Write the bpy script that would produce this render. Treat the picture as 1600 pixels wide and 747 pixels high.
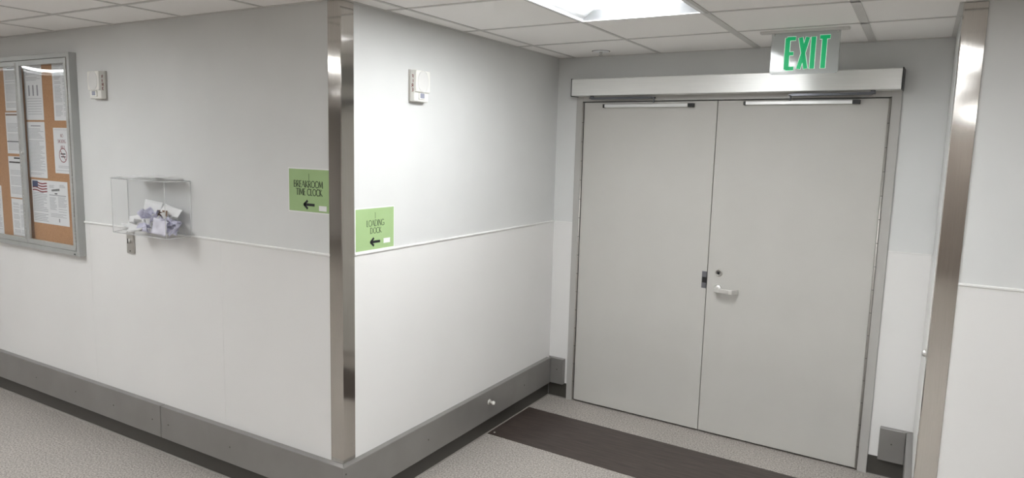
import bpy, bmesh, math, random
from mathutils import Matrix, Vector
random.seed(7)
for o in list(bpy.data.objects): bpy.data.objects.remove(o)
sc = bpy.context.scene
COL = sc.collection

# ------------------------------------------------------------------ camera
cd = bpy.data.cameras.new('camera'); cam = bpy.data.objects.new('camera', cd); COL.objects.link(cam)
cam.location = (2.25249, -2.32365, 1.81343)
cam.rotation_mode = 'XYZ'
cam.rotation_euler = (1.43974, -0.02543, 0.53098)
cd.sensor_fit = 'HORIZONTAL'; cd.sensor_width = 36.0; cd.lens = 36.0 * 1085.449 / 1600
cd.clip_start = 0.05; cd.clip_end = 60
sc.camera = cam
# ------------------------------------------------------------------ world, exposure
w = bpy.data.worlds.new('world'); sc.world = w; w.use_nodes = True
bg = w.node_tree.nodes['Background']; bg.inputs[0].default_value = (0.8, 0.85, 0.9, 1); bg.inputs[1].default_value = 0.02
vs = sc.view_settings
vs.view_transform = 'Standard'; vs.look = 'None'; vs.gamma = 1.0; vs.use_curve_mapping = False
vs.exposure = 0.0
sc.cycles.transparent_max_bounces = 32
LAMP, LAMP_ALCOVE = 25.0, 31.0            # radiance of the troffer lenses
# ------------------------------------------------------------------ measured layout (metres)
D, H, W, YR = 2.13165, 2.438, 2.3466, 1.075       # alcove depth, ceiling, alcove width, right wall plane
TH = math.atan(-0.0496)                            # the door wall stands slightly off square
HR, ZT, ZB, RT = 1.297, 0.297, 0.108, 0.036        # chair rail height, crash rail top / bottom / thickness
def frame(x, y, a): return Matrix.Translation((x, y, 0)) @ Matrix.Rotation(a, 4, 'Z')
# each wall frame: local x runs along the wall, local -y points out of it, z is height
FA = frame(0, 0, 0); FB = frame(0, 0, math.pi/2); FD = frame(0, D, TH)
FW = frame(W, 0, -math.pi/2); FR = frame(W, YR, 0); F0 = Matrix.Identity(4)

# ------------------------------------------------------------------ materials
def mat(name, col=(.5,.5,.5), rough=.5, metal=0, spec=.5, **kw):
    m = bpy.data.materials.new(name); m.use_nodes = True
    p = m.node_tree.nodes['Principled BSDF']
    p.inputs['Base Color'].default_value = (*col, 1); p.inputs['Roughness'].default_value = rough
    p.inputs['Metallic'].default_value = metal; p.inputs['Specular IOR Level'].default_value = spec
    for k, v in kw.items(): p.inputs[k.replace('_', ' ')].default_value = v
    return m
def nd(m, t, **kw):
    n = m.node_tree.nodes.new(t)
    for k, v in kw.items(): setattr(n, k, v)
    return n
def lk(m, a, b): m.node_tree.links.new(a, b)
def noise_col(m, c1, c2, scale, detail=3, vec=(1,1,1), lo=.35, hi=.65, bump=0, rough=None):
    p = m.node_tree.nodes['Principled BSDF']
    tc = nd(m, 'ShaderNodeTexCoord'); mp = nd(m, 'ShaderNodeMapping'); mp.inputs['Scale'].default_value = vec
    n = nd(m, 'ShaderNodeTexNoise'); n.inputs['Scale'].default_value = scale; n.inputs['Detail'].default_value = detail
    r = nd(m, 'ShaderNodeValToRGB'); r.color_ramp.elements[0].position = lo; r.color_ramp.elements[1].position = hi
    r.color_ramp.elements[0].color = (*c1, 1); r.color_ramp.elements[1].color = (*c2, 1)
    lk(m, tc.outputs['Object'], mp.inputs[0]); lk(m, mp.outputs[0], n.inputs['Vector']); lk(m, n.outputs['Fac'], r.inputs[0])
    lk(m, r.outputs[0], p.inputs['Base Color'])
    if bump:
        b = nd(m, 'ShaderNodeBump'); b.inputs['Strength'].default_value = bump; b.inputs['Distance'].default_value = .002
        lk(m, n.outputs['Fac'], b.inputs['Height']); lk(m, b.outputs[0], p.inputs['Normal'])
    if rough:
        mr = nd(m, 'ShaderNodeMapRange'); mr.inputs['To Min'].default_value = rough[0]; mr.inputs['To Max'].default_value = rough[1]
        lk(m, n.outputs['Fac'], mr.inputs['Value']); lk(m, mr.outputs[0], p.inputs['Roughness'])
    return m
def clear(name, tint=(.97,.98,.98), rough=.02, frost=0.0, fcol=(.8,.8,.8), refl=1.0, ior=1.49):
    m = bpy.data.materials.new(name); m.use_nodes = True; nt = m.node_tree; nt.nodes.clear()
    out = nd(m, 'ShaderNodeOutputMaterial'); tr = nd(m, 'ShaderNodeBsdfTransparent'); tr.inputs[0].default_value = (*tint, 1)
    gl = nd(m, 'ShaderNodeBsdfGlossy'); gl.inputs['Roughness'].default_value = rough
    fr = nd(m, 'ShaderNodeLayerWeight'); fr.inputs[0].default_value = .5          # Schlick: f0 + (1-f0) * facing^5
    pw = nd(m, 'ShaderNodeMath', operation='POWER'); pw.inputs[1].default_value = 5
    f0 = ((ior-1)/(ior+1))**2
    mu = nd(m, 'ShaderNodeMath', operation='MULTIPLY_ADD'); mu.inputs[1].default_value = (1-f0)*.7*refl; mu.inputs[2].default_value = f0*refl; mu.use_clamp = True
    mx = nd(m, 'ShaderNodeMixShader'); lk(m, fr.outputs['Facing'], pw.inputs[0]); lk(m, pw.outputs[0], mu.inputs[0]); lk(m, mu.outputs[0], mx.inputs[0])
    lk(m, gl.outputs[0], mx.inputs[2])
    if frost:
        df = nd(m, 'ShaderNodeBsdfDiffuse'); df.inputs[0].default_value = (*fcol, 1)
        m2 = nd(m, 'ShaderNodeMixShader'); m2.inputs[0].default_value = frost
        lk(m, tr.outputs[0], m2.inputs[1]); lk(m, df.outputs[0], m2.inputs[2]); lk(m, m2.outputs[0], mx.inputs[1])
    else: lk(m, tr.outputs[0], mx.inputs[1])
    lk(m, mx.outputs[0], out.inputs[0]); return m
def emis(name, col, s, base=None):
    m = mat(name, base or col, .5); p = m.node_tree.nodes['Principled BSDF']
    p.inputs['Emission Color'].default_value = (*col, 1); p.inputs['Emission Strength'].default_value = s
    return m
M = {}
M['paint'] = noise_col(mat('wall_paint', rough=.55, spec=.3), (.67,.675,.668), (.695,.70,.693), 3.0, 2, bump=0)
M['panel'] = noise_col(mat('wainscot_sheet', rough=.38, spec=.4), (.75,.742,.73), (.77,.762,.75), 2.0, 2)
M['chair'] = mat('chair_rail_vinyl', (.80,.795,.78), .4)
M['farback'] = mat('back_wall_darkened', (.30,.265,.235), .6)  # unseen wall, darkened to dim the reflection in the right guard
M['far'] = mat('far_wall_paint', (.70,.68,.65), .6)
M['tile'] = noise_col(mat('ceiling_tile', rough=.9, spec=.1), (.87,.855,.835), (.93,.915,.895), 420, 4, lo=.3, hi=.6, bump=.25)
M['grid'] = mat('ceiling_grid_metal', (.60,.59,.57), .5)
M['gridedge'] = mat('grid_shadow_gap', (.12,.12,.12), .8)
M['door'] = noise_col(mat('door_paint', rough=.5, spec=.35), (.52,.508,.48), (.535,.523,.495), 3.5, 3)
M['frame'] = noise_col(mat('frame_paint', rough=.42, spec=.5), (.43,.42,.40), (.445,.435,.415), 4, 3)
M['steel'] = noise_col(mat('brushed_stainless', rough=.12, metal=1), (.54,.512,.48), (.58,.552,.52), 60, 3, vec=(9,9,.15), rough=(.06,.11))
M['rail'] = noise_col(mat('crash_rail_metal', rough=.36, metal=.4), (.25,.24,.23), (.275,.265,.255), 5, 2)
M['railend'] = noise_col(mat('rail_cap_metal', rough=.45, metal=.4), (.42,.41,.39), (.46,.45,.43), 6, 3)
M['cove'] = mat('dark_rubber_base', (.052,.048,.042), .45)
M['toe'] = mat('base_toe_caulk', (.24,.22,.20), .5)
M['alu'] = noise_col(mat('brushed_aluminium', rough=.3, metal=.3), (.80,.80,.78), (.88,.88,.86), 14, 3, vec=(.25,20,55), rough=(.26,.4))
M['trackalu'] = mat('track_aluminium', (.78,.78,.77), .35, .3)
M['black'] = mat('black_plastic', (.012,.012,.013), .4)
M['darksteel'] = mat('dark_arm_steel', (.13,.135,.15), .3, .6)
M['chrome'] = mat('satin_chrome', (.70,.69,.67), .34, .7)
M['hinge'] = mat('hinge_steel', (.50,.48,.45), .35, .6)
M['screw'] = mat('screw_dark', (.09,.08,.07), .4, .6)
M['white'] = mat('white_plastic', (.80,.79,.75), .4)
M['grille'] = mat('speaker_grille', (.68,.675,.66), .6)
M['strobe'] = mat('strobe_lens', (.30,.31,.38), .1)
M['red'] = mat('red_print', (.24,.05,.05), .5)
M['ink'] = mat('black_ink', (.008,.009,.012), .5)
M['textink'] = mat('printed_text', (.30,.30,.32), .7)
M['darkgreen'] = mat('sign_lettering_ink', (.03,.05,.02), .6)
M['green'] = noise_col(mat('green_paper', rough=.65, spec=.25), (.34,.48,.235), (.36,.505,.25), 8)
M['paper'] = mat('white_paper', (.80,.80,.80), .7, spec=.2)
M['lav'] = mat('lavender_paper', (.63,.62,.75), .7, spec=.2)
M['lavpale'] = mat('pale_lavender_paper', (.72,.71,.80), .7, spec=.2)
M['brownp'] = mat('brown_card', (.22,.145,.10), .7, spec=.2)
M['cork'] = noise_col(mat('cork_board', rough=.9, spec=.1), (.42,.22,.11), (.54,.31,.165), 180, 5)
M['cab'] = noise_col(mat('cabinet_aluminium', rough=.38, metal=.35), (.42,.43,.42), (.46,.47,.46), 6, 3)
M['cabin'] = mat('cabinet_inside', (.13,.13,.14), .6)
M['acryl'] = clear('clear_acrylic', (.997,.998,.999), .03, refl=.55)
M['acredge'] = clear('acrylic_edge', (.88,.89,.90), .1, frost=.5, fcol=(.93,.93,.93))
M['plexi'] = clear('door_plexiglass', (.93,.94,.95), .03, refl=1.3)
M['exitpanel'] = clear('exit_panel_acrylic', (.85,.87,.87), .07, frost=.45, fcol=(.66,.68,.67), refl=.9)
M['exitgreen'] = emis('exit_green', (.0,.55,.20), .35, (.0,.30,.10))
M['exitwhite'] = emis('exit_letter_edge', (.75,1,.85), .35, (.8,.85,.82))
M['flagblue'] = mat('flag_blue', (.03,.05,.14), .7); M['flagred'] = mat('flag_red', (.30,.05,.06), .7)
M['lens'] = emis('troffer_lens', (.96,.98,.985), LAMP, (.9,.9,.9)); M['lensboost'] = emis('troffer_lens_boosted', (.96,.98,.985), LAMP_ALCOVE, (.9,.9,.9))  # alcove lens boosted above the others to brighten the alcove
M['tray'] = mat('troffer_white', (.86,.87,.88), .5)
M['floor'] = None
def floor_mat():
    m = mat('speckled_vinyl', rough=.42, spec=.35); p = m.node_tree.nodes['Principled BSDF']
    tc = nd(m, 'ShaderNodeTexCoord')
    a = nd(m, 'ShaderNodeTexNoise'); a.inputs['Scale'].default_value = 105; a.inputs['Detail'].default_value = 5; a.inputs['Roughness'].default_value = .75
    b = nd(m, 'ShaderNodeTexNoise'); b.inputs['Scale'].default_value = 2.2; b.inputs['Detail'].default_value = 3
    v = nd(m, 'ShaderNodeTexVoronoi'); v.inputs['Scale'].default_value = 230
    for n in (a, b, v): lk(m, tc.outputs['Object'], n.inputs['Vector'])
    r = nd(m, 'ShaderNodeValToRGB'); e = r.color_ramp.elements
    e[0].position = .33; e[0].color = (.12,.108,.10,1); e[1].position = .66; e[1].color = (.66,.62,.58,1)
    x = r.color_ramp.elements.new(.5); x.color = (.37,.345,.32,1)
    lk(m, a.outputs['Fac'], r.inputs[0])
    r2 = nd(m, 'ShaderNodeValToRGB'); r2.color_ramp.elements[0].color = (.88,.88,.88,1); r2.color_ramp.elements[1].color = (1.08,1.06,1.04,1)
    lk(m, b.outputs['Fac'], r2.inputs[0])
    mx = nd(m, 'ShaderNodeMix', data_type='RGBA', blend_type='MULTIPLY'); mx.inputs[0].default_value = 1
    lk(m, r.outputs[0], mx.inputs[6]); lk(m, r2.outputs[0], mx.inputs[7])
    lk(m, mx.outputs[2], p.inputs['Base Color']); return m
M['floor'] = floor_mat()
M['strip'] = noise_col(mat('dark_plank_vinyl', rough=.35, spec=.45), (.034,.025,.021), (.078,.060,.053), 6, 7, vec=(1,11,1), rough=(.3,.45))

# ------------------------------------------------------------------ mesh builder
class MB:
    def __init__(s): s.v = []; s.f = []; s.mi = []; s.sm = []
    def add(s, vs, fs, mi=0, sm=False):
        n = len(s.v); s.v += [Vector(v) for v in vs]; s.f += [tuple(i+n for i in f) for f in fs]; s.mi += [mi]*len(fs); s.sm += [sm]*len(fs); return s
    def box(s, x0, x1, y0, y1, z0, z1, mi=0):
        if x0 > x1: x0, x1 = x1, x0
        if y0 > y1: y0, y1 = y1, y0
        if z0 > z1: z0, z1 = z1, z0
        vs = [(x,y,z) for x in (x0,x1) for y in (y0,y1) for z in (z0,z1)]
        return s.add(vs, [(0,1,3,2),(4,6,7,5),(0,4,5,1),(2,3,7,6),(0,2,6,4),(1,5,7,3)], mi)
    def prism(s, poly, a0, a1, axis='z', mi=0, sm=False):
        def P(p, a): return {'z': (p[0],p[1],a), 'x': (a,p[0],p[1]), 'y': (p[0],a,p[1])}[axis]
        n = len(poly); vs = [P(p,a0) for p in poly] + [P(p,a1) for p in poly]
        s.add(vs, [tuple(range(n))[::-1], tuple(range(n,2*n))], mi)
        k = len(s.v) - 2*n
        for i in range(n):
            j = (i+1) % n; s.f.append((k+i,k+j,k+n+j,k+n+i)); s.mi.append(mi); s.sm.append(sm)
        return s
    def cyl(s, p, q, r, r2=None, n=20, mi=0):
        p, q = Vector(p), Vector(q); d = (q-p).normalized(); u = d.orthogonal().normalized(); v = d.cross(u); r2 = r if r2 is None else r2
        A = [p + (u*math.cos(t)+v*math.sin(t))*r for t in [2*math.pi*i/n for i in range(n)]]
        B = [q + (u*math.cos(t)+v*math.sin(t))*r2 for t in [2*math.pi*i/n for i in range(n)]]
        k = len(s.v); s.add(A+B, [tuple(range(n))[::-1], tuple(range(n,2*n))], mi)
        for i in range(n):
            j = (i+1) % n; s.f.append((k+i,k+j,k+n+j,k+n+i)); s.mi.append(mi); s.sm.append(True)
        return s
    def lathe(s, prof, c, axis=(0,-1,0), n=24, mi=0):       # prof: (radius, height along axis)
        c = Vector(c); d = Vector(axis).normalized(); u = d.orthogonal().normalized(); v = d.cross(u); k = len(s.v); m = len(prof)
        for r, h in prof:
            for i in range(n):
                t = 2*math.pi*i/n; s.v.append(c + d*h + (u*math.cos(t)+v*math.sin(t))*r)
        for a in range(m-1):
            for i in range(n):
                j = (i+1) % n; s.f.append((k+a*n+i,k+a*n+j,k+(a+1)*n+j,k+(a+1)*n+i)); s.mi.append(mi); s.sm.append(True)
        for a in (0, m-1):
            if prof[a][0] > 1e-6: s.f.append(tuple(k+a*n+i for i in range(n))); s.mi.append(mi); s.sm.append(False)
        return s
    def strip(s, pts, wd, y, mi=0, th=.0004):               # flat ribbon in the x-z plane at depth y
        for (x0,z0),(x1,z1) in zip(pts, pts[1:]):
            l = math.hypot(x1-x0, z1-z0)
            if l < 1e-6: continue
            nx, nz = -(z1-z0)/l*wd/2, (x1-x0)/l*wd/2
            ex, ez = (x1-x0)/l*wd*.18, (z1-z0)/l*wd*.18
            s.prism([(x0-ex+nx,z0-ez+nz),(x1+ex+nx,z1+ez+nz),(x1+ex-nx,z1+ez-nz),(x0-ex-nx,z0-ez-nz)], y-th, y, 'y', mi)
        return s
def build(name, mb, mats, F=F0, parent=None, base=(0,0,0), bevel=0, seg=2):
    me = bpy.data.meshes.new(name); b = Vector(base)
    me.from_pydata([v-b for v in mb.v], [], mb.f)
    for p, i, q in zip(me.polygons, mb.mi, mb.sm): p.material_index = i; p.use_smooth = q
    for m in (mats if isinstance(mats, (list,tuple)) else [mats]): me.materials.append(M[m] if isinstance(m, str) else m)
    bm = bmesh.new(); bm.from_mesh(me); bmesh.ops.recalc_face_normals(bm, faces=bm.faces); bm.to_mesh(me); bm.free(); me.update()
    o = bpy.data.objects.new(name, me); COL.objects.link(o)
    if parent is None: o.matrix_world = F @ Matrix.Translation(b)
    else: o.parent = parent
    if bevel:
        bv = o.modifiers.new('bevel', 'BEVEL'); bv.width = bevel; bv.segments = seg; bv.limit_method = 'ANGLE'; bv.angle_limit = math.radians(50)
    return o
def struct(name, mb, mats, F=F0, parent=None, base=(0,0,0), bevel=0):
    o = build(name, mb, mats, F, parent, base, bevel)
    if parent is None: o['kind'] = 'structure'
    return o
def tag(o, label, cat, group=None):
    o['label'] = label; o['category'] = cat
    if group: o['group'] = group
    return o
class Thing:
    def __init__(s, name, F, base, label, cat, group=None, kind=None):
        s.o = bpy.data.objects.new(name, None); COL.objects.link(s.o); s.o.empty_display_size = .05
        s.o.matrix_world = F @ Matrix.Translation(base); s.b = Vector(base)
        if kind: s.o['kind'] = kind
        else: tag(s.o, label, cat, group)
    def part(s, name, mb, mats, parent=None, bevel=0, label=None, seg=2):
        o = build(name, mb, mats, None, parent or s.o, s.b, bevel, seg)
        if label: o['label'] = label
        return o

# ------------------------------------------------------------------ stroke lettering (heavy stems, fine hairlines)
def arc(cx, cz, rx, rz, a0, a1, n=10):
    return [(cx+rx*math.cos(math.radians(a0+(a1-a0)*i/n)), cz+rz*math.sin(math.radians(a0+(a1-a0)*i/n))) for i in range(n+1)]
G = {  # glyph: (advance, [(points, weight)])
 'A': (.75, [([(0,0),(.33,1)],.5),([(.33,1),(.68,0)],1.2),([(.12,.35),(.55,.35)],.5)]),
 'B': (.6, [([(.1,0),(.1,1)],1.2),([(.1,1)]+arc(.25,.76,.22,.24,90,-90)+[(.1,.52)],.6),([(.1,.52)]+arc(.28,.26,.26,.26,90,-90)+[(.1,0)],.7)]),
 'C': (.75, [(arc(.4,.5,.38,.5,50,310,14),.9)]),
 'D': (.8, [([(.1,0),(.1,1)],1.2),([(.1,1)]+arc(.3,.5,.42,.5,90,-90,12)+[(.1,0)],.7)]),
 'E': (.55, [([(.1,0),(.1,1)],1.2),([(.1,1),(.48,1)],.6),([(.1,.52),(.4,.52)],.6),([(.1,0),(.5,0)],.6)]),
 'F': (.55, [([(.1,0),(.1,1)],1.2),([(.1,1),(.5,1)],.8),([(.1,.52),(.42,.52)],.8)]),
 'G': (.8, [(arc(.4,.5,.38,.5,50,330,14),.9),([(.45,.42),(.74,.42),(.74,.08)],.8)]),
 'H': (.75, [([(.1,0),(.1,1)],1),([(.62,0),(.62,1)],1),([(.1,.5),(.62,.5)],.7)]),
 'I': (.25, [([(.1,0),(.1,1)],1.2)]),
 'K': (.65, [([(.1,0),(.1,1)],1.2),([(.55,1),(.13,.5)],.6),([(.13,.5),(.62,0)],1.0)]),
 'L': (.5, [([(.1,0),(.1,1)],1.2),([(.1,0),(.46,0)],.6)]),
 'M': (.85, [([(.06,0),(.12,1)],.6),([(.12,1),(.4,.12)],1.1),([(.4,.12),(.68,1)],.6),([(.68,1),(.76,0)],1.2)]),
 'N': (.75, [([(.08,0),(.08,1)],.6),([(.08,1),(.62,0)],1.2),([(.62,0),(.62,1)],.6)]),
 'O': (.85, [(arc(.42,.5,.38,.5,0,360,18),.85)]),
 'R': (.62, [([(.1,0),(.1,1)],1.2),([(.1,1)]+arc(.28,.75,.24,.25,90,-90)+[(.1,.5)],.6),([(.22,.5),(.6,0)],1.0)]),
 'S': (.6, [(arc(.3,.75,.24,.25,40,270,10)+arc(.3,.25,.24,.25,90,-140,10),.9)]),
 'T': (.65, [([(.32,0),(.32,1)],1.2),([(.0,1),(.64,1)],.7)]),
 'X': (.7, [([(.05,1),(.6,0)],1.2),([(.05,0),(.6,1)],1.2)]),
 ' ': (.35, [])}
def lettering(mb, text, cx, z, h, y, wt, sx=1.0, mi=0, rot=False):
    tw = sum(G[c][0] for c in text) * h * sx; x = cx - tw/2
    for c in text:
        adv, st = G[c]
        for pts, k in st:
            mb.strip([(x + p[0]*h*sx, z + p[1]*h) for p in pts], wt*k, y, mi)
            if rot and len(pts) == 2 and pts[0][0] == pts[1][0]:
                for q in pts: mb.strip([(x + (q[0]-.09)*h*sx, z + q[1]*h), (x + (q[0]+.09)*h*sx, z + q[1]*h)], wt*.4, y, mi)
        x += adv*h*sx
    return mb

# ================================================================== STRUCTURE
L0, R0, B0 = -7.5, 6.0, -8.0
struct('floor', MB().box(L0, R0, B0, D+.1, -.05, 0), 'floor')
# ceiling: tiles with openings for the light fixtures
GX, GY, S = .1325, -.325, .61
LIGHTS = [(1, 0, 'white recessed troffer light in the ceiling above the double doors'),
          (-4, -3, 'white recessed troffer light over the corridor in front of the notice board'),
          (3, -2, 'white recessed troffer light over the corridor beside the right steel corner guard'),
          (-9, -3, 'white recessed troffer light over the corridor beyond the notice board'),
          (3, -5, 'white recessed troffer light almost above the photographer'),
          (-7, -8, 'white recessed troffer light far across the hall from the notice board'),
          (-2, -8, 'white recessed troffer light added behind the photographer to the left'),  # unseen fixture, added to boost bounce light
          (3, -9, 'white recessed troffer light behind the photographer to the right'),
          (-7, -12, 'white recessed troffer light added in the far left corner of the hall'),  # this back row is unseen too, added for more bounce
          (-1, -12, 'white recessed troffer light added by the wall behind the photographer'),
          (4, -12, 'white recessed troffer light added in the far right corner of the hall')]
holes = set()
for i, j, _ in LIGHTS: holes |= {(i, j), (i, j+1)}
holes = {(i, j) for (i, j) in holes}
cm = MB()
i0, i1 = math.floor((L0-GX)/S), math.ceil((R0-GX)/S); j0, j1 = math.floor((B0-GY)/S), math.ceil((D+.1-GY)/S)
for i in range(i0, i1):
    for j in range(j0, j1):
        if (i, j) in holes: continue
        x0, x1 = max(GX+i*S, L0), min(GX+(i+1)*S, R0); y0, y1 = max(GY+j*S, B0), min(GY+(j+1)*S, D+.1)
        if x1 > x0 and y1 > y0: cm.box(x0, x1, y0, y1, H, H+.02)
ceil = struct('ceiling', cm, 'tile')
gm = MB(); b = .009; zc = H-.0035
for i in range(i0, i1+1):
    x = GX + i*S; bb = .019 if i in (2, 3) else b
    y1 = -.004 if x < 0 else (D-.05*x if x < W else YR-.004)
    if L0 < x < R0: gm.box(x-bb, x+bb, B0, y1, zc, H)
for j in range(j0, j1+1):
    y = GY + j*S
    if not (B0 < y < D): continue
    if y < 0: gm.box(L0, R0, y-b, y+b, zc, H)
    elif y < YR-.1: 
        y0 = y+.02; yb = y-.03 
        if j == 1: gm.box(0, R0, y-b, y+b, zc, H)
        else: gm.prism([(0,y0+.012-b),(GX+S,y-.012-b+.01),(R0,y-.012-b+.01),(R0,y-.012+b+.01),(GX+S,y-.012+b+.01),(0,y0+.012+b)], zc, H)
    else:
        y0 = y+.08-.06; k = -.055
        gm.prism([(0,y0-b),(W,y0+k*W-b),(W,y0+k*W+b),(0,y0+b)], zc, H)
# perimeter wall angle
gm.box(L0, 0, -.02, 0, H-.002, H); gm.box(0, .02, 0, D, H-.002, H); gm.box(W, R0, YR-.02, YR, H-.002, H); gm.box(W-.02, W, YR, D-.11, H-.002, H)
gr = build('suspension_grid', gm, 'grid', parent=ceil)

def wall(name, F, x0, x1, openings=(), panels=None, th=.12, m='paint'):
    mb = MB(); xs = x0
    for a, c, z in openings: mb.box(xs, a, 0, th, 0, H); mb.box(a, c, 0, th, z, H); xs = c
    mb.box(xs, x1, 0, th, 0, H)
    o = struct(name, mb, m, F)
    for a, c in (panels or []):
        build('wainscot_panel', MB().box(a+.0005, c-.0005, -.0022, 0, .09, HR-.004), 'panel', parent=o, bevel=.0006)
    return o
wall('wall_left', FA, L0, 0, panels=[(-4.5,-3.29),(-3.29,-2.07),(-2.07,-.85),(-.85,0)])
wall('wall_alcove_left', FB, .12, D+.05, panels=[(0, D-.001)]) 
wall('wall_alcove_back', FD, 0, W+.05, openings=[(.2, 2.09, 2.14)], panels=[(.002,.158),(2.134,2.348)])
wall('wall_alcove_right', FW, -(D-.12), -YR-.12, panels=[(-(D-.117), -YR)])
wall('wall_right', FR, 0, R0-W, panels=[(0,1.22),(1.22,2.44)])
struct('wall_far_right', MB().box(R0, R0+.1, B0, YR, 0, H), 'far')
struct('wall_far_left', MB().box(L0-.1, L0, B0, 0, 0, H), 'far')
struct('wall_behind', MB().box(L0, R0, B0-.1, B0, 0, H), 'farback')

# chair rails (trim) and cove bases
tn = [0]
def trim(mb, mats, F, bevel=0):
    tn[0] += 1; return struct('trim_%d' % tn[0], mb, mats, F, bevel=bevel)
CR = [(-.0, HR-.006), (-.004, HR-.006), (-.009, HR-.003), (-.009, HR+.003), (-.004, HR+.006), (0, HR+.006)]
trim(MB().prism(CR, L0, -3.325, 'x'), 'chair', FA); trim(MB().prism(CR, -2.118, -.0745, 'x'), 'chair', FA); trim(MB().prism(CR, .078, D, 'x'), 'chair', FB)
CR2 = [(0, HR-.003), (-.004, HR-.003), (-.004, HR+.002), (0, HR+.002)]
trim(MB().prism(CR2, .005, .158, 'x'), 'chair', FD); trim(MB().prism(CR2, 2.134, 2.342, 'x'), 'chair', FD)
trim(MB().prism(CR, .080, R0-W, 'x'), 'chair', FR); trim(MB().box(-(D-.12), -YR-.08, -.005, 0, .3, HR), 'chair', FW)
CV = [(0,.113), (-.004,.113), (-.004,.012), (-.006,.004), (-.006,0), (0,0)]; TOE = [(-.006,.005),(-.010,.004),(-.014,.0),(-.006,0)]
def base(name, F, x0, x1):
    mb = MB().prism(CV, x0, x1, 'x', 0); mb.prism(TOE, x0, x1, 'x', 1); struct(name, mb, ['cove','toe'], F)
base('baseboard_left', FA, L0, .006); base('baseboard_alcove_left', FB, -.006, D-.004)
base('baseboard_alcove_back', FD, .006, .158); base('baseboard_alcove_back', FD, 2.134, W-.01)
base('baseboard_alcove_right', FW, -(D-.125), -YR+.006); base('baseboard_right', FR, -.006, R0-W)

# door frame
fm = MB()
fm.box(.158, .207, -.012, .10, 0, 2.19); fm.box(2.084, 2.133, -.012, .10, 0, 2.19); fm.box(.207, 2.084, -.012, .10, 2.137, 2.19)
fm.box(.207, .225, .042, .10, 0, 2.137); fm.box(2.066, 2.084, .042, .10, 0, 2.137)
trim(fm, 'frame', FD, bevel=.002)
# ------------------------------------------------------------------ doors
def knuckles(mb, x):
    mb.cyl((x, -.0150, .016), (x, -.0150, 2.129), .0054, n=14)
    for k in range(1, 16): mb.cyl((x, -.0150, .016+k*.132-.0012), (x, -.0150, .016+k*.132+.0012), .0057, n=14, mi=1)
    mb.box(x-.0064, x+.0064, -.0060, .03, .016, 2.128, 1)  # black filler painting the shade in the gap behind the knuckle
    return mb
def leaf(name, x0, x1):
    t = bpy.data.objects.new(name, None); COL.objects.link(t); t['kind'] = 'structure'
    t.matrix_world = FD @ Matrix.Translation((x0, 0, .012))
    class T: pass
    th = Thing.__new__(Thing); th.o = t; th.b = Vector((x0, 0, .012))
    th.part('door_leaf', MB().box(x0, x1, -.008, .037, .013, 2.131), 'door', bevel=.0015)
    return th
DX = [.219, 1.1365, 1.1405, 2.072]
d1 = leaf('door_1', DX[0], DX[1]); d2 = leaf('door_2', DX[2], DX[3])
d1.part('hinge', knuckles(MB(), .2125), ['hinge','black']); d2.part('hinge', knuckles(MB(), 2.0785), ['hinge','black'])
sp = d1.part('strike_plate', MB().box(1.106, 1.1365, -.0105, -.004, .955, 1.063), 'cabin', bevel=.0008)
d1.part('strike_opening', MB().box(1.109, 1.1366, -.0115, -.0100, .990, 1.026), 'black', parent=sp)
def track(th, x0, x1, z, flip):
    t = th.part('slide_track', MB().box(x0, x1, -.036, -.008, z-.010, z+.010), 'trackalu', bevel=.002, label='pale aluminium track along the door top')
    a, c = (x0, x0+.006), (x1-.034, x1)
    th.part('end_cap', MB().box(a[0]-.007, a[1], -.038, -.008, z-.0115, z+.0115), 'black', parent=t, bevel=.002, label='black end cap')
    th.part('end_cap', MB().box(c[0], c[1]+.004, -.038, -.008, z-.0115, z+.0115), 'black', parent=t, bevel=.002, label='black end cap')
track(d1, .376, .990, 2.105, 0); track(d2, 1.307, 1.928, 2.112, 0)
# lever handle
hx, hz = 1.212, .962
lv = d2.part('lever_handle', MB().lathe([(.0,.0),(.027,.0),(.027,.006),(.022,.011),(.014,.013),(0,.013)], (hx, -.008, hz)), 'chrome', label='satin chrome lever handle')
lm = MB().cyl((hx, -.015, hz), (hx, -.058, hz), .0095)
path = [(hx-.012,-.060),(hx+.02,-.066),(hx+.085,-.068),(hx+.100,-.066),(hx+.126,-.022)]
wd = .007
def ribbon(path, th, z0, z1):
    P = [Vector((a, c)) for a, c in path]; up = []; dn = []
    for i, p in enumerate(P):
        d = (P[min(i+1, len(P)-1)] - P[max(i-1, 0)]).normalized(); n = Vector((-d.y, d.x)); up.append(p+n*th); dn.append(p-n*th)
    poly = [(q.x, q.y) for q in up] + [(q.x, q.y) for q in reversed(dn)]
    return MB().prism(poly, z0, z1, 'z')
lm2 = ribbon(path, .0055, hz-.0135, hz+.0135)
for v in lm2.v: v.z -= max(0, (v.x-hx))*.03
lm.add(lm2.v, lm2.f); d2.part('lever', lm, 'chrome', parent=lv, bevel=.002)
ck = d2.part('lock_cylinder', MB().lathe([(0,0),(.0225,0),(.0225,.004),(.019,.009),(.0165,.009),(.0165,.006),(0,.006)], (1.212,-.008,1.063)), 'hinge', label='round steel key cylinder')
d2.part('keyway', MB().lathe([(0,0),(.0085,0),(.0085,.002),(0,.002)], (1.210,-.014,1.063)).box(1.2085,1.2115,-.0175,-.014,1.056,1.069), 'black', parent=ck)

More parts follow.
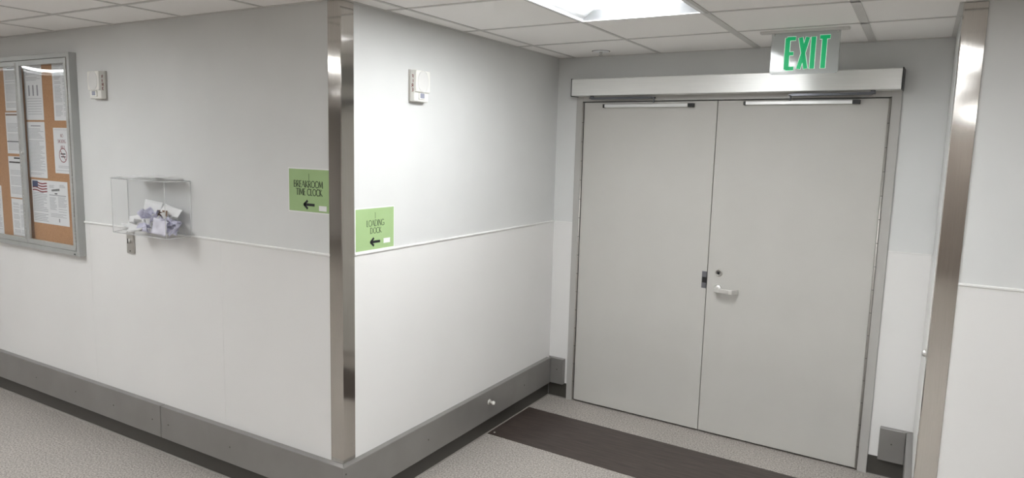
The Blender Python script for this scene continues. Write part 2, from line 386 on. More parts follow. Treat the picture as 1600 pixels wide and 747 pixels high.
# ------------------------------------------------------------------ things
# door operator
op = Thing('door_operator', FD, (1.15, 0, 2.17), 'long brushed aluminium automatic operator box above the double doors', 'door operator')
OX0, OX1, OZ0, OZ1, OY = .172, 2.132, 2.170, 2.279, -.118
cv = MB().prism([(-.0,OZ0),(OY,OZ0),(OY,OZ1-.004),(OY+.004,OZ1),(0,OZ1)], OX0, OX1, 'x')
cover = op.part('cover', cv, 'alu', bevel=.0015)
for x, s in ((OX0, -1), (OX1, 1)):
    op.part('end_cap', MB().box(x, x+s*.005, OY-.002, 0, OZ0-.004, OZ1+.004), 'black', bevel=.002, label='black plastic end cap')
def arm(xp, xe):
    m = MB().cyl((xp, -.062, OZ0+.002), (xp, -.062, OZ0-.020), .012)
    s = 1 if xe > xp else -1
    m.box(xp, xe, -.076, -.050, OZ0-.024, OZ0-.010); m.box(xp-s*.014, xp+s*.02, -.078, -.046, OZ0-.020, OZ0-.009)
    m.box(xe-s*.002, xe+s*.014, -.068, -.030, OZ0-.020, OZ0-.012); m.cyl((xe+s*.006,-.045,OZ0-.016), (xe+s*.006,-.045,2.122), .005)
    return m
op.part('arm', arm(.30, .728), 'darksteel', bevel=.001, label='dark steel closer arm'); op.part('arm', arm(1.995, 1.575), 'darksteel', bevel=.001, label='dark steel closer arm')

# exit sign, hung parallel to the door wall
ey = 1.60; FE = Matrix.Translation((0, ey, 0)) @ Matrix.Rotation(TH, 4, 'Z')
ex = Thing('exit_sign', FE, (1.69, 0, H), 'clear acrylic sign with green EXIT lettering hanging from the ceiling', 'exit sign')
hs = MB().prism([(-.026,H),(.026,H),(.020,H-.012),(-.020,H-.012)], 1.475, 1.895, 'x'); ex.part('ceiling_canopy', hs, 'grid', bevel=.002)
PX0, PX1, PZ0 = 1.532, 1.856, 2.220
# rounded lower corners
def rpoly(x0, x1, z0, z1, r):
    p = [(x0, z1), (x0, z0+r)] + arc(x0+r, z0+r, r, r, 180, 270, 6) + arc(x1-r, z0+r, r, r, 270, 360, 6) + [(x1, z1)]
    return p
pn = ex.part('panel', MB().prism(rpoly(PX0, PX1, PZ0, H-.010, .012), -.004, .004, 'y'), 'exitpanel')
def exit_letters(mb, wt, y):
    z, h = 2.248, .148
    def st(pts, k=1): mb.strip(pts, wt*k, y)
    st([(1.612,z),(1.612,z+h)]); st([(1.612,z+h),(1.647,z+h)],.8); st([(1.612,z+.074),(1.640,z+.074)],.75); st([(1.612,z),(1.645,z)],.8)
    st([(1.674,z+h),(1.705,z)],.85); st([(1.672,z),(1.707,z+h)],.85)
    st([(1.735,z),(1.735,z+h)],.95); st([(1.786,z),(1.786,z+h)],.95); st([(1.767,z+h),(1.808,z+h)],.8)
    return mb
ex.part('lettering', exit_letters(MB(), .0285, -.0042), 'exitwhite', parent=pn, label='pale edge around the letters')
ex.part('lettering', exit_letters(MB(), .0235, -.0050), 'exitgreen', parent=pn, label='green EXIT letters')
ex.part('screw', MB().lathe([(0,0),(.004,0),(.003,.003),(0,.003)], (PX0+.012, -.004, H-.018)), 'chrome', parent=pn)
ex.part('screw', MB().lathe([(0,0),(.004,0),(.003,.003),(0,.003)], (PX1-.012, -.004, H-.018)), 'chrome', parent=pn)

# troffers
def troffer(x0, y0, label, first=[None]):
    if first[0] is None:
        t = Thing('ceiling_light', F0, (x0+.305, y0+.61, H), label, 'ceiling light', 'recessed ceiling lights')
        x1, y1 = x0+.61, y0+1.22; e = .014
        f = MB().box(x0, x1, y0, y0+e, H-.004, H+.05).box(x0, x1, y1-e, y1, H-.004, H+.05).box(x0, x0+e, y0+e, y1-e, H-.004, H+.05).box(x1-e, x1, y0+e, y1-e, H-.004, H+.05)
        t.part('frame', f, 'tray')
        # curved reflectors rise from the long sides to the lamp chamber, closed by end plates
        for s, xa in ((1, x0+e), (-1, x1-e)):
            pts = [(xa + s*(.17*(u/8.0)), H + .006 + .085*math.sin(math.pi/2*u/8.0)) for u in range(9)]
            pts2 = [(a, z+.004) for a, z in reversed(pts)]
            t.part('reflector', MB().prism(pts+pts2, y0+e, y1-e, 'y', sm=True), 'tray')
        t.part('end_plate', MB().box(x0, x1, y1-e, y1-e+.003, H, H+.13), 'tray'); t.part('end_plate', MB().box(x0, x1, y0+e-.003, y0+e, H, H+.13), 'tray')
        t.part('housing', MB().box(x0, x1, y0, y1, H+.13, H+.134).box(x0, x0+.003, y0, y1, H+.05, H+.13).box(x1-.003, x1, y0, y1, H+.05, H+.13), 'tray')
        cxm = (x0+x1)/2
        ln = arc(cxm, H+.052, .145, .05, 180, 360, 14); ln2 = [(a, z+.003) for a, z in reversed(ln)]
        t.part('lens', MB().prism(ln+ln2, y0+e+.004, y1-e-.004, 'y', sm=True), 'lensboost', label='glowing white lens')
        first[0] = t.o; first.append((x0, y0)); return t.o
    r = first[0].copy(); COL.objects.link(r); r.location = (x0+.305, y0+.61, H); r['label'] = label
    for ch in first[0].children:
        c = ch.copy(); COL.objects.link(c); c.parent = r
        if ch.name.startswith('lens'): c.data = ch.data.copy(); c.data.materials[0] = M['lens']
    return r
for i, j, lab in LIGHTS: troffer(GX+i*S, GY+j*S, lab)

# sprinkler
sk = Thing('ceiling_sprinkler', F0, (.42, 1.89, H), 'small white recessed sprinkler in the ceiling above the left door', 'sprinkler')
sk.part('escutcheon', MB().lathe([(.014,.0),(.052,.0),(.054,.003),(.050,.005),(.014,.004)], (.42,1.89,H), axis=(0,0,-1)), 'tray')
sk.part('shadow_ring', MB().lathe([(.053,.0),(.058,.0),(.058,.002),(.053,.002)], (.42,1.89,H), axis=(0,0,-1)), 'gridedge')
sk.part('head', MB().lathe([(0,0),(.010,0),(.010,.012),(.006,.016),(.006,.024),(.013,.026),(.013,.028),(0,.028)], (.42,1.89,H), axis=(0,0,-1)), 'grid')

# steel corner guards
def guard(F, sx, label, x1w, y1w, z0):
    # outer corner at local (0,0); wings run along +/-x (front) and +y (side)
    p = [(0,-.0045),(sx*x1w,-.0045),(sx*x1w,-.0015),(sx*x1w,.0),(0,.0)]
    t = .0045
    poly = [(-sx*t*.3,-t),(sx*x1w,-t),(sx*x1w,-.0005),(-sx*.0005,-.0005),(-sx*.0005,y1w),(-sx*t,y1w),(-sx*t,-t*.3)]
    o = build('corner_guard', MB().prism(poly, z0, H-.004, 'z'), 'steel', F, base=(0,0,z0), bevel=.0014)
    return tag(o, label, 'corner guard')
guard(FA, -1, 'tall brushed stainless steel corner guard between the two green paper signs', .0745, .078, ZT+.002)
guard(FR, 1, 'tall brushed stainless steel corner guard on the wall right of the doors', .080, .085, ZT+.002)

# crash rails
M['seam'] = mat('joint_shadow_backing', (.02,.02,.02), .7)
trim(MB().box(-1.392, -1.370, -RT+.006, -.003, ZB+.003, ZT-.004), 'seam', FA)  # black backing put in so the open rail joint looks shaded
def rail_piece(F, poly, label, screws, front_y=-RT, cap=None):
    xs = [q[0] for q in poly]; bx = (min(xs)+max(xs))/2
    t = Thing('crash_rail', F, (bx, 0, ZB), label, 'wall guard rail')
    body = t.part('rail_body', MB().prism(poly, ZB, ZT, 'z'), 'rail', bevel=.003)
    for x, z in screws:
        t.part('screw', MB().lathe([(0,0),(.0042,0),(.0035,.0015),(0,.0015)], (x, front_y, z), n=12), 'screw')
    return t
rail_piece(FA, [(-6.0,0),(-6.0,-RT),(-1.3838,-RT),(-1.3838,0)], 'grey metal crash rail below the notice board, left of the joint', [(-2.27,.2),(-1.85,.2),(-1.46,.2),(-2.75,.2),(-3.4,.2)])
rail_piece(FA, [(-1.3782,0),(-1.3782,-RT),(RT,-RT),(0,0)], 'grey metal crash rail running from the joint to the outside corner', [(-1.31,.2),(-.78,.2),(-.10,.2)])
rail_piece(FB, [(0,0),(-RT+.0006,-RT+.0),(D-RT-.008,-RT),(D-RT-.008,0)], 'grey metal crash rail along the side wall left of the double doors', [(-.02,.262),(.62,.2),(1.7,.2)])
rail_piece(FD, [(.0,0),(RT+.0,-RT),(.138,-RT),(.138,0)], 'short grey crash rail end piece beside the left door frame', [(.088,.215)])
rail_piece(FD, [(2.184,0),(2.184,-RT),(W-RT+.001,-RT),(W+.001,0)], 'short dark grey crash rail piece right of the right door frame', [(2.247,.212)])
rail_piece(FW, [(-(D-.117),0),(-(D-.117)+RT,-RT),(-YR+RT,-RT),(-YR,0)], 'grey crash rail on the alcove side wall under the right corner guard', [(-1.4,.2)])
rail_piece(FR, [(-RT,-RT),(0,0),(3.6,0),(3.6,-RT)], 'grey crash rail at the foot of the wall right of the corner guard', [(.3,.2)])

# door stops
ds = Thing('door_stop', FB, (1.246, -RT, .222), 'small round chrome bumper on the crash rail left of the doors', 'door stop')
ds.part('rose', MB().lathe([(0,0),(.019,0),(.017,.005),(.010,.007),(0,.007)], (1.246,-RT,.222)), 'chrome')
ds.part('stem', MB().lathe([(0,.006),(.0095,.006),(.0095,.028),(0,.028)], (1.246,-RT,.222)), 'hinge')
ds.part('bumper_tip', MB().lathe([(0,.026),(.0115,.026),(.0125,.032),(.0105,.039),(0,.041)], (1.246,-RT,.222)), 'white')
d3 = Thing('door_stop', FW, (-1.16, 0, .965), 'domed chrome wall stop beside the right corner guard at lever height', 'door stop')
d3.part('rose', MB().lathe([(0,0),(.031,0),(.030,.003),(.020,.006),(0,.006)], (-1.16,0,.965)), 'hinge')
d3.part('dome', MB().lathe([(.016,.004),(.0165,.010),(.014,.017),(.009,.021),(0,.023)], (-1.16,0,.965)), 'chrome')

# floor strip with screw
st = Thing('floor_strip', Matrix.Translation((0,0,0)), (.01,1.27,0), 'wide dark brown plank strip across the floor in front of the double doors', 'floor strip')
k = -.0496
st.part('plank', MB().prism([(.014,1.272),(W-.05,1.272+k*W),(W-.05,1.815+k*W),(.014,1.815)], 0, .0025, 'z'), 'strip')
st.part('screw', MB().lathe([(0,0),(.007,0),(.006,.002),(0,.002)], (.045,1.305,.0025), axis=(0,0,1), n=14), 'chrome')

# green paper signs
def sign(F, x0, x1, z0, z1, lines, label, ink, arrow_c, lab_c, cy, hh):
    t = Thing('paper_sign', F, ((x0+x1)/2, -.0022, z0), label, 'sign')
    y = -.0022 if z0 < HR else -.0005
    y = -.0102 if False else y
    t.part('backing_sheet', MB().box(x0, x1, y-.0009, y, z0, z1), 'paper', label='white paper border')
    g = t.part('green_sheet', MB().box(x0+.006, x1-.004, y-.0014, y-.0008, z0+.006, z1-.006), 'green')
    mb = MB(); yy = y-.0014; cx = (x0+x1)/2
    for k, l in enumerate(lines): lettering(mb, l, cy[k], z0+hh[k][0], hh[k][1], yy, hh[k][3], hh[k][2], rot=True)
    mb.strip([(cx+.0, z1-.026), (cx, z1-.056)], .0018, yy)
    t.part('lettering', mb, ink, parent=g)
    ax, az = arrow_c; a = MB().strip([(ax-.026,az),(ax+.036,az)], .0125, yy).strip([(ax-.008,az+.018),(ax-.030,az),(ax-.008,az-.018)], .011, yy)
    t.part('arrow', a, 'ink', parent=g)
    t.part('small_label', MB().box(lab_c[0]-.024, lab_c[0]+.024, yy-.0006, yy, lab_c[1]-.012, lab_c[1]+.012), 'paper', parent=g, label='small white sticker')
    return t
sa = sign(FA, -.342, -.066, 1.484, 1.694, ['BREAKROOM', 'TIME CLOCK'], 'green paper sign reading BREAKROOM TIME CLOCK left of the steel corner', 'darkgreen',
     (-.207, 1.523), (-.116, 1.510), [-.209, -.204], [(.120, .030, 1.0, .0042), (.083, .030, .93, .0042)])
sb = sign(FB, .082, .364, 1.302, 1.513, ['LOADING', 'DOCK'], 'green paper sign reading LOADING DOCK right of the steel corner', 'darkgreen',
     (.220, 1.344), (.308, 1.343), [.226, .228], [(.119, .029, .93, .0032), (.084, .027, .98, .0032)])

# fire alarm speakers
def speaker(F, x0, x1, label, side):
    z0, z1, dp = 2.030, 2.186, .046
    cx = (x0+x1)/2
    t = Thing('alarm_speaker', F, (cx, 0, z0), label, 'alarm speaker')
    t.part('back_plate', MB().box(x0-.003, x1+.003, -.006, 0, z0-.004, z1+.002), 'hinge', bevel=.002, label='dark mounting plate')
    bd = t.part('housing', MB().box(x0, x1, -dp+.008, -.005, z0, z1), 'white', bevel=.006, seg=3)
    fc = t.part('face_plate', MB().prism([(x0,z0+.047),(x1,z0+.047),(x1,z1-.002),(x0,z1-.002)], -dp-.002, -dp+.009, 'y'), 'white', bevel=.005, seg=3)
    # round perforated grille
    gm = MB()
    pts = [(cx+.044*math.cos(a), z0+.100+.050*math.sin(a)) for a in [2*math.pi*i/36 for i in range(36)]]
    gm.prism(pts, -dp-.0034, -dp-.001, 'y')
    for rr in (.048,): 
        ring = [(cx+rr*.92*math.cos(a), z0+.100+.054*math.sin(a)) for a in [2*math.pi*i/36 for i in range(37)]]
        gm.strip(ring, .0025, -dp-.0018, 0, .001)
    t.part('grille', gm, 'grille', parent=fc)
    t.part('strobe_window', MB().box(cx-.026, cx+.024, -dp+.001, -dp+.010, z0+.012, z0+.044), 'white', bevel=.002, seg=2)
    t.part('strobe_lens', MB().box(cx-.020, cx+.014, -dp-.001, -dp+.004, z0+.018, z0+.042), 'strobe', bevel=.003)
    # FIRE down the side
    fs = MB()
    for n, c in enumerate('FIRE'):
        lz = z1-.040-n*.022; adv, stv = G[c]
        for p, kk in stv:
            q = [(-(.030-.018*a[0]) if side > 0 else -(.030-.018*a[0]), lz + a[1]*.015) for a in p]
            for (a0, c0), (a1, c1) in zip(q, q[1:]):
                l = math.hypot(a1-a0, c1-c0)
                if l < 1e-6: continue
                nx, nz = -(c1-c0)/l*.0016, (a1-a0)/l*.0016
                xx = x1 if side > 0 else x0
                fs.prism([(a0+nx,c0+nz),(a1+nx,c1+nz),(a1-nx,c1-nz),(a0-nx,c0-nz)], xx, xx+side*.0006, 'x')
    t.part('lettering', fs, 'red', parent=bd, label='red FIRE lettering down the side')
    return t
speaker(FA, -1.927, -1.812, 'white fire alarm speaker on the left wall beside the notice board', 1)
speaker(FB, .474, .588, 'white fire alarm speaker on the alcove side wall above the green sign', -1)

# notice board cabinet
BX0, BX1, BZ0, BZ1, BD = -3.325, -2.118, 1.087, 2.303, .045
nb = Thing('notice_board', FA, ((BX0+BX1)/2, 0, BZ0), 'grey metal notice board cabinet with two plexiglass doors on the left wall', 'notice board')
cb = MB()
wb = .028
cb.box(BX0, BX0+wb, -BD, 0, BZ0, BZ1).box(BX1-wb, BX1, -BD, 0, BZ0, BZ1).box(BX0+wb, BX1-wb, -BD, 0, BZ0, BZ0+wb).box(BX0+wb, BX1-wb, -BD, 0, BZ1-wb, BZ1)
cab = nb.part('cabinet', cb, 'cab', bevel=.0015)
nb.part('cork_panel', MB().box(BX0+wb, BX1-wb, -.010, -.002, BZ0+wb, BZ1-wb), 'cork')
nb.part('maker_plate', MB().box(-2.178, -2.160, -BD-.001, -BD, 1.094, 1.100), 'black', label='tiny black plate at the lower right corner')
mid = -2.7225; gp = .0025
def bdoor(x0, x1, hinge_right, keyx):
    z0, z1, fw = BZ0+wb+gp, BZ1-wb-gp, .030
    f = MB().box(x0, x0+fw, -BD-.001, -BD+.014, z0, z1).box(x1-fw, x1, -BD-.001, -BD+.014, z0, z1).box(x0+fw, x1-fw, -BD-.001, -BD+.014, z0, z0+fw).box(x0+fw, x1-fw, -BD-.001, -BD+.014, z1-fw, z1)
    d = nb.part('door', f, 'cab', bevel=.0015)
    # slightly bowed plexiglass
    gx0, gx1, gz0, gz1 = x0+fw-.003, x1-fw+.003, z0+fw-.003, z1-fw+.003; g = MB(); nx_, nz_ = 14, 24; vs_ = []
    for a in range(nx_+1):
        for c in range(nz_+1):
            u, v = a/nx_, c/nz_; bow = .0035*math.sin(math.pi*u)*math.sin(math.pi*v)
            vs_.append((gx0+(gx1-gx0)*u, -BD+.008-bow, gz0+(gz1-gz0)*v))
    g.add(vs_, [(a*(nz_+1)+c, (a+1)*(nz_+1)+c, (a+1)*(nz_+1)+c+1, a*(nz_+1)+c+1) for a in range(nx_) for c in range(nz_)], 0, True)
    nb.part('pane', g, 'plexi', parent=d)
    h = MB(); z = z0+.01; hxx = x1+.0008 if hinge_right else x0-.0008
    while z < z1-.02:
        h.cyl((hxx, -BD-.002, z), (hxx, -BD-.002, z+.020), .0026, n=8); z += .0225
    nb.part('hinge', h, 'hinge', parent=d)
    if keyx: nb.part('lock', MB().lathe([(0,0),(.009,0),(.009,.006),(.006,.008),(0,.008)], (keyx, -BD-.001, 1.70)), 'chrome', parent=d)
bdoor(BX0+wb+gp, mid-gp/2-.004, False, None)
bdoor(mid+gp/2-.004, BX1-wb-gp, True, mid+.010)
nb.part('hinge', (lambda h: [h.cyl((mid-.0165, -BD-.0015, 1.14+k*.0225), (mid-.0165, -BD-.0015, 1.16+k*.0225), .0022, n=8) for k in range(50)] and h)(MB()), 'hinge')

# papers pinned inside
def sheet(x0, x1, z0, z1, label, deco, cat='notice'):
    t = Thing('pinned_notice', FA, ((x0+x1)/2, -.010, z0), label, cat, 'papers pinned in the notice board')
    y = -.0102
    s_ = t.part('sheet', MB().box(x0, x1, y-.0006, y, z0, z1), 'paper')
    deco(t, s_, x0, x1, z0, z1, y-.0006); return t
def para(mb, x0, x1, z1, z0, y, gap=.0085, th=.0022, rnd=.35):
    z = z1
    while z > z0:
        if random.random() > .12: mb.strip([(x0, z), (x1 - (x1-x0)*rnd*random.random()**2, z)], th, y, 0, .0002)
        z -= gap
def lines(t, s_, x0, x1, z0, z1, y, title=True):
    mb = MB(); m_ = .016
    if title: mb.strip([(x0+.05,z1-.025),(x1-.05,z1-.025)], .006, y, 0, .0002)
    para(mb, x0+m_, x1-m_, z1-.042, z0+.02, y); t.part('printed_text', mb, 'textink', parent=s_)
def table(t, s_, x0, x1, z0, z1, y):
    mb = MB(); para(mb, x0+.03, x1-.015, z1-.03, z1-.11, y)
    for c in range(3):
        xx = x0+.055+c*.05
        mb.strip([(xx, z1-.14),(xx, z1-.20)], .016, y, 0, .0002)
    para(mb, x0+.03, x1-.015, z1-.22, z0+.03, y, gap=.016, rnd=.1); t.part('printed_text', mb, 'textink', parent=s_)
def columns(t, s_, x0, x1, z0, z1, y):
    mb = MB(); c = (x0+x1)/2; para(mb, x0+.02, c-.006, z1-.03, z0+.02, y); t.part('printed_text', mb, 'textink', parent=s_); mb = MB(); para(mb, c+.006, x1-.012, z1-.03, z0+.02, y); t.part('printed_text', mb, 'textink', parent=s_)
def headed(t, s_, x0, x1, z0, z1, y):
    mb = MB(); mb.box(x1-.14, x1-.012, y-.0003, y, z1-.016, z1-.006).box(x0+.01, x1-.012, y-.0003, y, z1-.044, z1-.034)
    t.part('heading_bar', mb, 'ink', parent=s_, label='black heading bars'); lines(t, s_, x0, x1, z0, z1-.05, y, False)
def banded(t, s_, x0, x1, z0, z1, y):
    t.part('heading_bar', MB().box(x0+.004, x1-.006, y-.0003, y, z1-.020, z1-.010), 'brownp', parent=s_, label='brown band'); 
    t.part('heading_bar', MB().box(x0+.004, x1-.006, y-.0003, y, z0+.075, z0+.081), 'ink', parent=s_, label='dark rule'); lines(t, s_, x0, x1, z0, z1-.03, y, False)
def nosmoke(t, s_, x0, x1, z0, z1, y):
    cx = x0+.100
    mb = MB(); lettering(mb, 'NO', cx-.004, z1-.057, .020, y, .0018, 1); lettering(mb, 'SMOKING', cx-.008, z1-.092, .021, y, .0018, .95); lettering(mb, 'AREA', cx+.0, z1-.127, .019, y, .0018, 1)
    t.part('lettering', mb, 'flagred', parent=s_, label='thin red capital letters')
    c = (cx-.0, z0+.112); mb = MB().strip(arc(c[0], c[1], .042, .042, 0, 360, 30), .005, y); mb.strip([(c[0]-.029,c[1]+.029),(c[0]+.029,c[1]-.029)], .004, y-.0003)
    t.part('prohibition_ring', mb, 'flagred', parent=s_, label='red prohibition ring')
    mb = MB().strip([(c[0]-.026,c[1]+.008),(c[0]+.026,c[1]+.008)], .007, y).strip([(c[0]-.022,c[1]-.009),(c[0]+.026,c[1]-.009)], .007, y)
    t.part('pictogram', mb, 'ink', parent=s_)
    mb = MB(); mb.strip([(x0+.04,z0+.045),(x1-.02,z0+.045)], .002, y).strip([(x0+.04,z0+.036),(x1-.03,z0+.036)], .002, y)
    mb.strip([(x0+.012,z0+.018),(x1-.012,z0+.018)], .0018, y).strip([(x0+.012,z1-.012),(x1-.012,z1-.012)], .0014, y)
    t.part('printed_text', mb, 'textink', parent=s_)
def flagposter(t, s_, x0, x1, z0, z1, y):
    fx0, fx1, fz0, fz1 = x0+.012, x0+.185, z1-.070, z1-.010; mb = MB()
    for k in range(7):
        if k % 2 == 0:
            zz = fz1-(k+.5)*(fz1-fz0)/7
            mb.strip([(fx0+(fx1-fx0)*u/10, zz + .004*math.sin(u*.75)-.0008*u) for u in range(11)], (fz1-fz0)/7, y, 0, .0003)
    t.part('flag_stripes', mb, 'flagred', parent=s_, label='red flag stripes')
    t.part('flag_canton', MB().box(fx0, fx0+.066, y-.0009, y-.0004, fz1-.035, fz1+.003), 'flagblue', parent=s_, label='dark blue flag canton')
    mb = MB(); para(mb, x0+.012, x0+.185, fz0-.012, z0+.016, y, gap=.0105, th=.0028); c = x0+.215
    para(mb, c, c+.06, z1-.028, z1-.045, y, .007); para(mb, c+.12, x1-.02, z1-.022, z1-.04, y, .007)
    para(mb, c-.005, c+.075, z1-.105, z0+.09, y, .0075); para(mb, c+.095, x1-.014, z1-.10, z0+.08, y, .0075); para(mb, c, x1-.03, z0+.07, z0+.05, y, .009)
    t.part('printed_text', mb, 'textink', parent=s_)
    mb = MB(); 
    for u in range(7): mb.box(c+.026+u*.0135, c+.0355+u*.0135, y-.0004, y, z1-.066+u*.001, z1-.054+u*.0015)
    mb.box(c+.06, c+.09, y-.0004, y, z1-.082, z1-.075).box(c+.095, c+.102, y-.0004, y, z0+.020, z0+.042)
    t.part('bold_heading', mb, 'ink', parent=s_, label='bold black heading marks')
    t.part('rule', MB().strip([(c-.005,z1-.089),(x1-.024,z1-.089)], .0045, y), 'textink', parent=s_)
sheet(-2.716, -2.500, 1.909, 2.262, 'white notice with a small table, top left behind the right glass door', table)
sheet(-2.377, -2.161, 1.906, 2.262, 'white text notice in the top right corner of the board', columns)
sheet(-2.716, -2.500, 1.545, 1.897, 'long white text notice in the middle left of the right glass door', lines)
sheet(-2.403, -2.187, 1.583, 1.862, 'white notice with a red prohibition ring and red letters', nosmoke)
sheet(-2.702, -2.275, 1.254, 1.531, 'wide white poster with a striped flag in its corner', flagposter)
sheet(-2.972, -2.756, 1.967, 2.262, 'white text notice at the top behind the left glass door', lines)
sheet(-2.984, -2.768, 1.690, 1.957, 'white notice with brown band and dark rules behind the left glass door', banded)
sheet(-2.984, -2.768, 1.400, 1.672, 'white notice with black heading bars behind the left glass door', headed)
sheet(-2.980, -2.764, 1.144, 1.392, 'white two column notice at the bottom behind the left glass door', columns)
sheet(-3.320+.04, -3.105, 1.140, 1.470, 'white notice at the lower left edge of the board', lines)

# suggestion box of clear acrylic
bx = Thing('suggestion_box', FA, (-1.33, 0, 1.296), 'clear acrylic wall box holding white and lavender paper slips', 'suggestion box')
fl, frr, bl, br, zb_, zt_, dp_ = -1.560, -1.085, -1.655, -1.085, 1.296, 1.592, .150
tk = .004
def wallp(a, c, z0, z1):                     # upright sheet between two plan points
    A, Cc = Vector(a), Vector(c); d = (Cc-A).normalized(); n = Vector((-d.y, d.x))*tk
    return MB().prism([tuple(A), tuple(Cc), tuple(Cc+n), tuple(A+n)], z0, z1, 'z')
bx.part('front_panel', wallp((fl,-dp_), (frr,-dp_), zb_, zt_), 'acryl')
bx.part('side_panel', wallp((frr,-dp_+tk), (br,-tk), zb_, zt_), 'acryl')
bx.part('side_panel', wallp((bl,-tk), (fl+.001,-dp_+tk), zb_, zt_), 'acryl')
bx.part('back_panel', MB().box(bl, br, -.0035, -.0025, zb_-.0, zt_+.004), 'acryl')
bx.part('bottom_panel', MB().prism([(bl,-.001),(fl,-dp_),(frr,-dp_),(br,-.001)], zb_-tk, zb_, 'z'), 'acryl')
bx.part('lid', MB().prism([(bl-.006,-.002),(fl-.008,-dp_-.008),(frr+.006,-dp_-.008),(br+.006,-.002)], zt_, zt_+.004, 'z'), 'acryl')
bx.part('divider', MB().box(-1.280, -1.276, -dp_+.006, -.006, zb_, zt_-.02), 'acryl')
em = MB(); r_ = .0022
def rod(a, c): em.cyl(a, c, r_, n=8)
cor = [(fl,-dp_),(frr,-dp_),(br,-.003),(bl,-.003)]
for q in cor: rod((*q, zb_), (*q, zt_))
for a, c in zip(cor, cor[1:]+cor[:1]): rod((*a, zb_), (*c, zb_)); rod((*a, zt_), (*c, zt_))
bx.part('glued_edges', em, 'acredge', label='pale glued edges')
lk_ = Thing('lock_plate', FA, (-1.638, 0, 1.15), 'small steel lock plate on the wall under the left end of the acrylic box', 'lock')
lk_.part('plate', MB().box(-1.670, -1.606, -.014, -.0023, 1.152, 1.288), 'hinge', bevel=.002)
lk_.part('lock_barrel', MB().lathe([(0,0),(.014,0),(.014,.008),(.010,.011),(0,.011)], (-1.638,-.014,1.225)), 'chrome')
lk_.part('key_slot', MB().box(-1.641, -1.635, -.0265, -.0245, 1.212, 1.238), 'black')
lk_.part('screw', MB().lathe([(0,0),(.005,0),(.004,.002),(0,.002)], (-1.638,-.014,1.166)), 'screw')

# paper slips
def lim_ok(name, w_): return name == 'paper_slip' and w_ < .1
def slip(cx, cy, cz, w_, h_, rx, ry, rz, bend, m, label, group, name='paper_slip', cat='paper slip', lump=.0):
    nx_, ny_ = 8, 6; mb = MB(); vs_ = []; R = (Matrix.Rotation(rz,4,'Z') @ Matrix.Rotation(ry,4,'Y') @ Matrix.Rotation(rx,4,'X'))
    ph = random.random()*6; fold = random.uniform(-.2,.2) if random.random() < .6 and lim_ok(name, w_) else None
    for a in range(nx_+1):
        for c in range(ny_+1):
            u, v = a/nx_-.5, c/ny_-.5
            z = (bend*(4*u*u-.6) if fold is None else bend*3*(abs(u-fold)-.25)) + lump*math.sin(7*u+ph)*math.cos(6*v+ph*1.3)
            vs_.append(R @ Vector((u*w_, v*h_, z)))
    # keep every corner inside the box
    lim = [(-1.545,-1.094), (-.130 if m != 'lavpale' else -.145,-.010), (zb_+.002, zt_-.01)] if name == 'paper_slip' else None
    c0 = Vector((cx, cy, cz)); vs_ = [v+c0 for v in vs_]
    if lim:
        for ax in range(3):
            lo, hi = min(v[ax] for v in vs_), max(v[ax] for v in vs_)
            sh = max(lim[ax][0]-lo, 0) or min(lim[ax][1]-hi, 0)
            if hi-lo > lim[ax][1]-lim[ax][0]:
                f = (lim[ax][1]-lim[ax][0])/(hi-lo); mid_ = (lim[ax][0]+lim[ax][1])/2
                for v in vs_: v[ax] = mid_ + (v[ax]-(lo+hi)/2)*f
            else:
                for v in vs_: v[ax] += sh
            c0[ax] += sh
    mb.add(vs_, [(a*(ny_+1)+c, (a+1)*(ny_+1)+c, (a+1)*(ny_+1)+c+1, a*(ny_+1)+c+1) for a in range(nx_) for c in range(ny_)], 0, True)
    o = build(name, mb, m, FA, base=tuple(c0))
    so = o.modifiers.new('thickness', 'SOLIDIFY'); so.thickness = .0006
    return tag(o, label, cat, group)
U = random.uniform
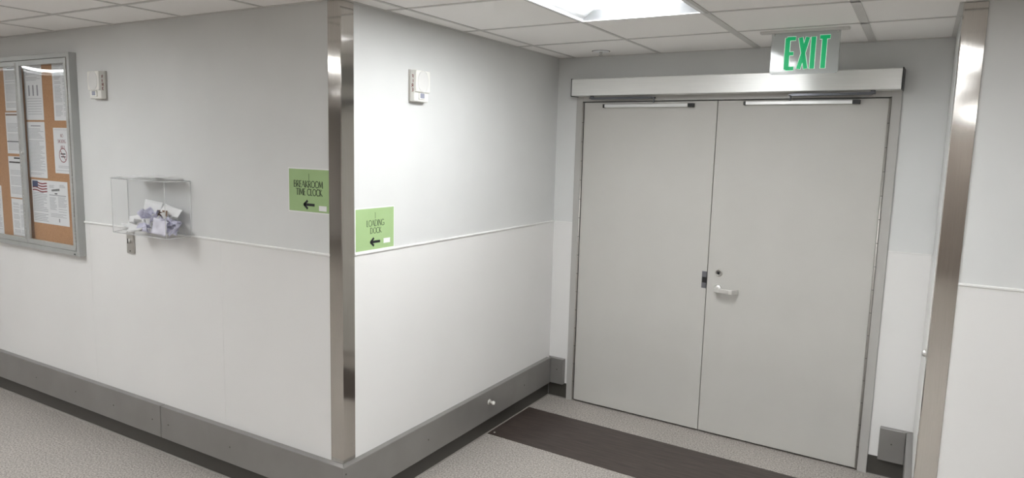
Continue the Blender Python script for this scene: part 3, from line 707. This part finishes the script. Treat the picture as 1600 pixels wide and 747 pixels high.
WL, WG = 'white paper slip lying loose in the left of the acrylic box', 'white slips in the left of the box'
for n in range(11): slip(U(-1.54,-1.43), U(-.12,-.04), 1.305+n*.0055, .085, .038, U(-.5,.5), U(-.6,.6), U(0,6), U(.004,.012), 'paper', WL, WG)
slip(-1.36, -.05, 1.395, .13, .16, 1.35, .1, .15, .010, 'paper', 'largest white sheet standing upright in the middle of the acrylic box', None)
slip(-1.43, -.09, 1.345, .11, .10, 1.1, -.3, .3, .012, 'paper', 'white folded sheet leaning left of the middle in the acrylic box', None)
LL, LG = 'crumpled lavender paper slip in the right half of the acrylic box', 'lavender slips in the box'
for n in range(34): slip(U(-1.38,-1.13), U(-.125,-.035), 1.308+n*.0031, .062, .042, U(-1.2,1.2), U(-.8,.8), U(0,6), U(.006,.018), 'lav', LL, LG, lump=.004)
for n in range(16): slip(U(-1.40,-1.14), U(-.125,-.04), 1.312+n*.0066, .062, .040, U(-.9,.9), U(-.5,.5), U(0,6), U(.004,.014), 'paper', 'white paper slip among the lavender ones in the acrylic box', 'white slips among the lavender ones', lump=.003)
slip(-1.160, -.140, 1.352, .110, .085, 1.45, .12, .05, .005, 'lavpale', 'large flat pale lavender sheet at the right front of the acrylic box', None, lump=.004)
slip(-1.31, -.105, 1.365, .085, .10, 1.3, -.3, -.3, .022, 'lav', 'rolled lavender sheet standing near the middle of the acrylic box', None)
slip(-1.225, -.075, 1.418, .09, .03, 1.4, .0, .0, .003, 'brownp', 'small brown card among the slips in the acrylic box', None, cat='card')
slip(-1.18, -.05, 1.430, .12, .05, 1.0, .25, .2, .012, 'paper', 'white curled slip topmost at the right of the acrylic box', None)
for n, (a, c, r_z, lb) in enumerate([(-1.44,-.085,.15,'left'), (-1.33,-.07,-.2,'middle'), (-1.22,-.08,.25,'right')]):
    slip(a, c, zt_+.010+n*.006, .15, .10, .0, .02, r_z, .005, 'paper', 'white sheet lying on the acrylic box lid, %s one of three' % lb, 'sheets on the box lid', name='loose_sheet', cat='paper sheet', lump=.002)
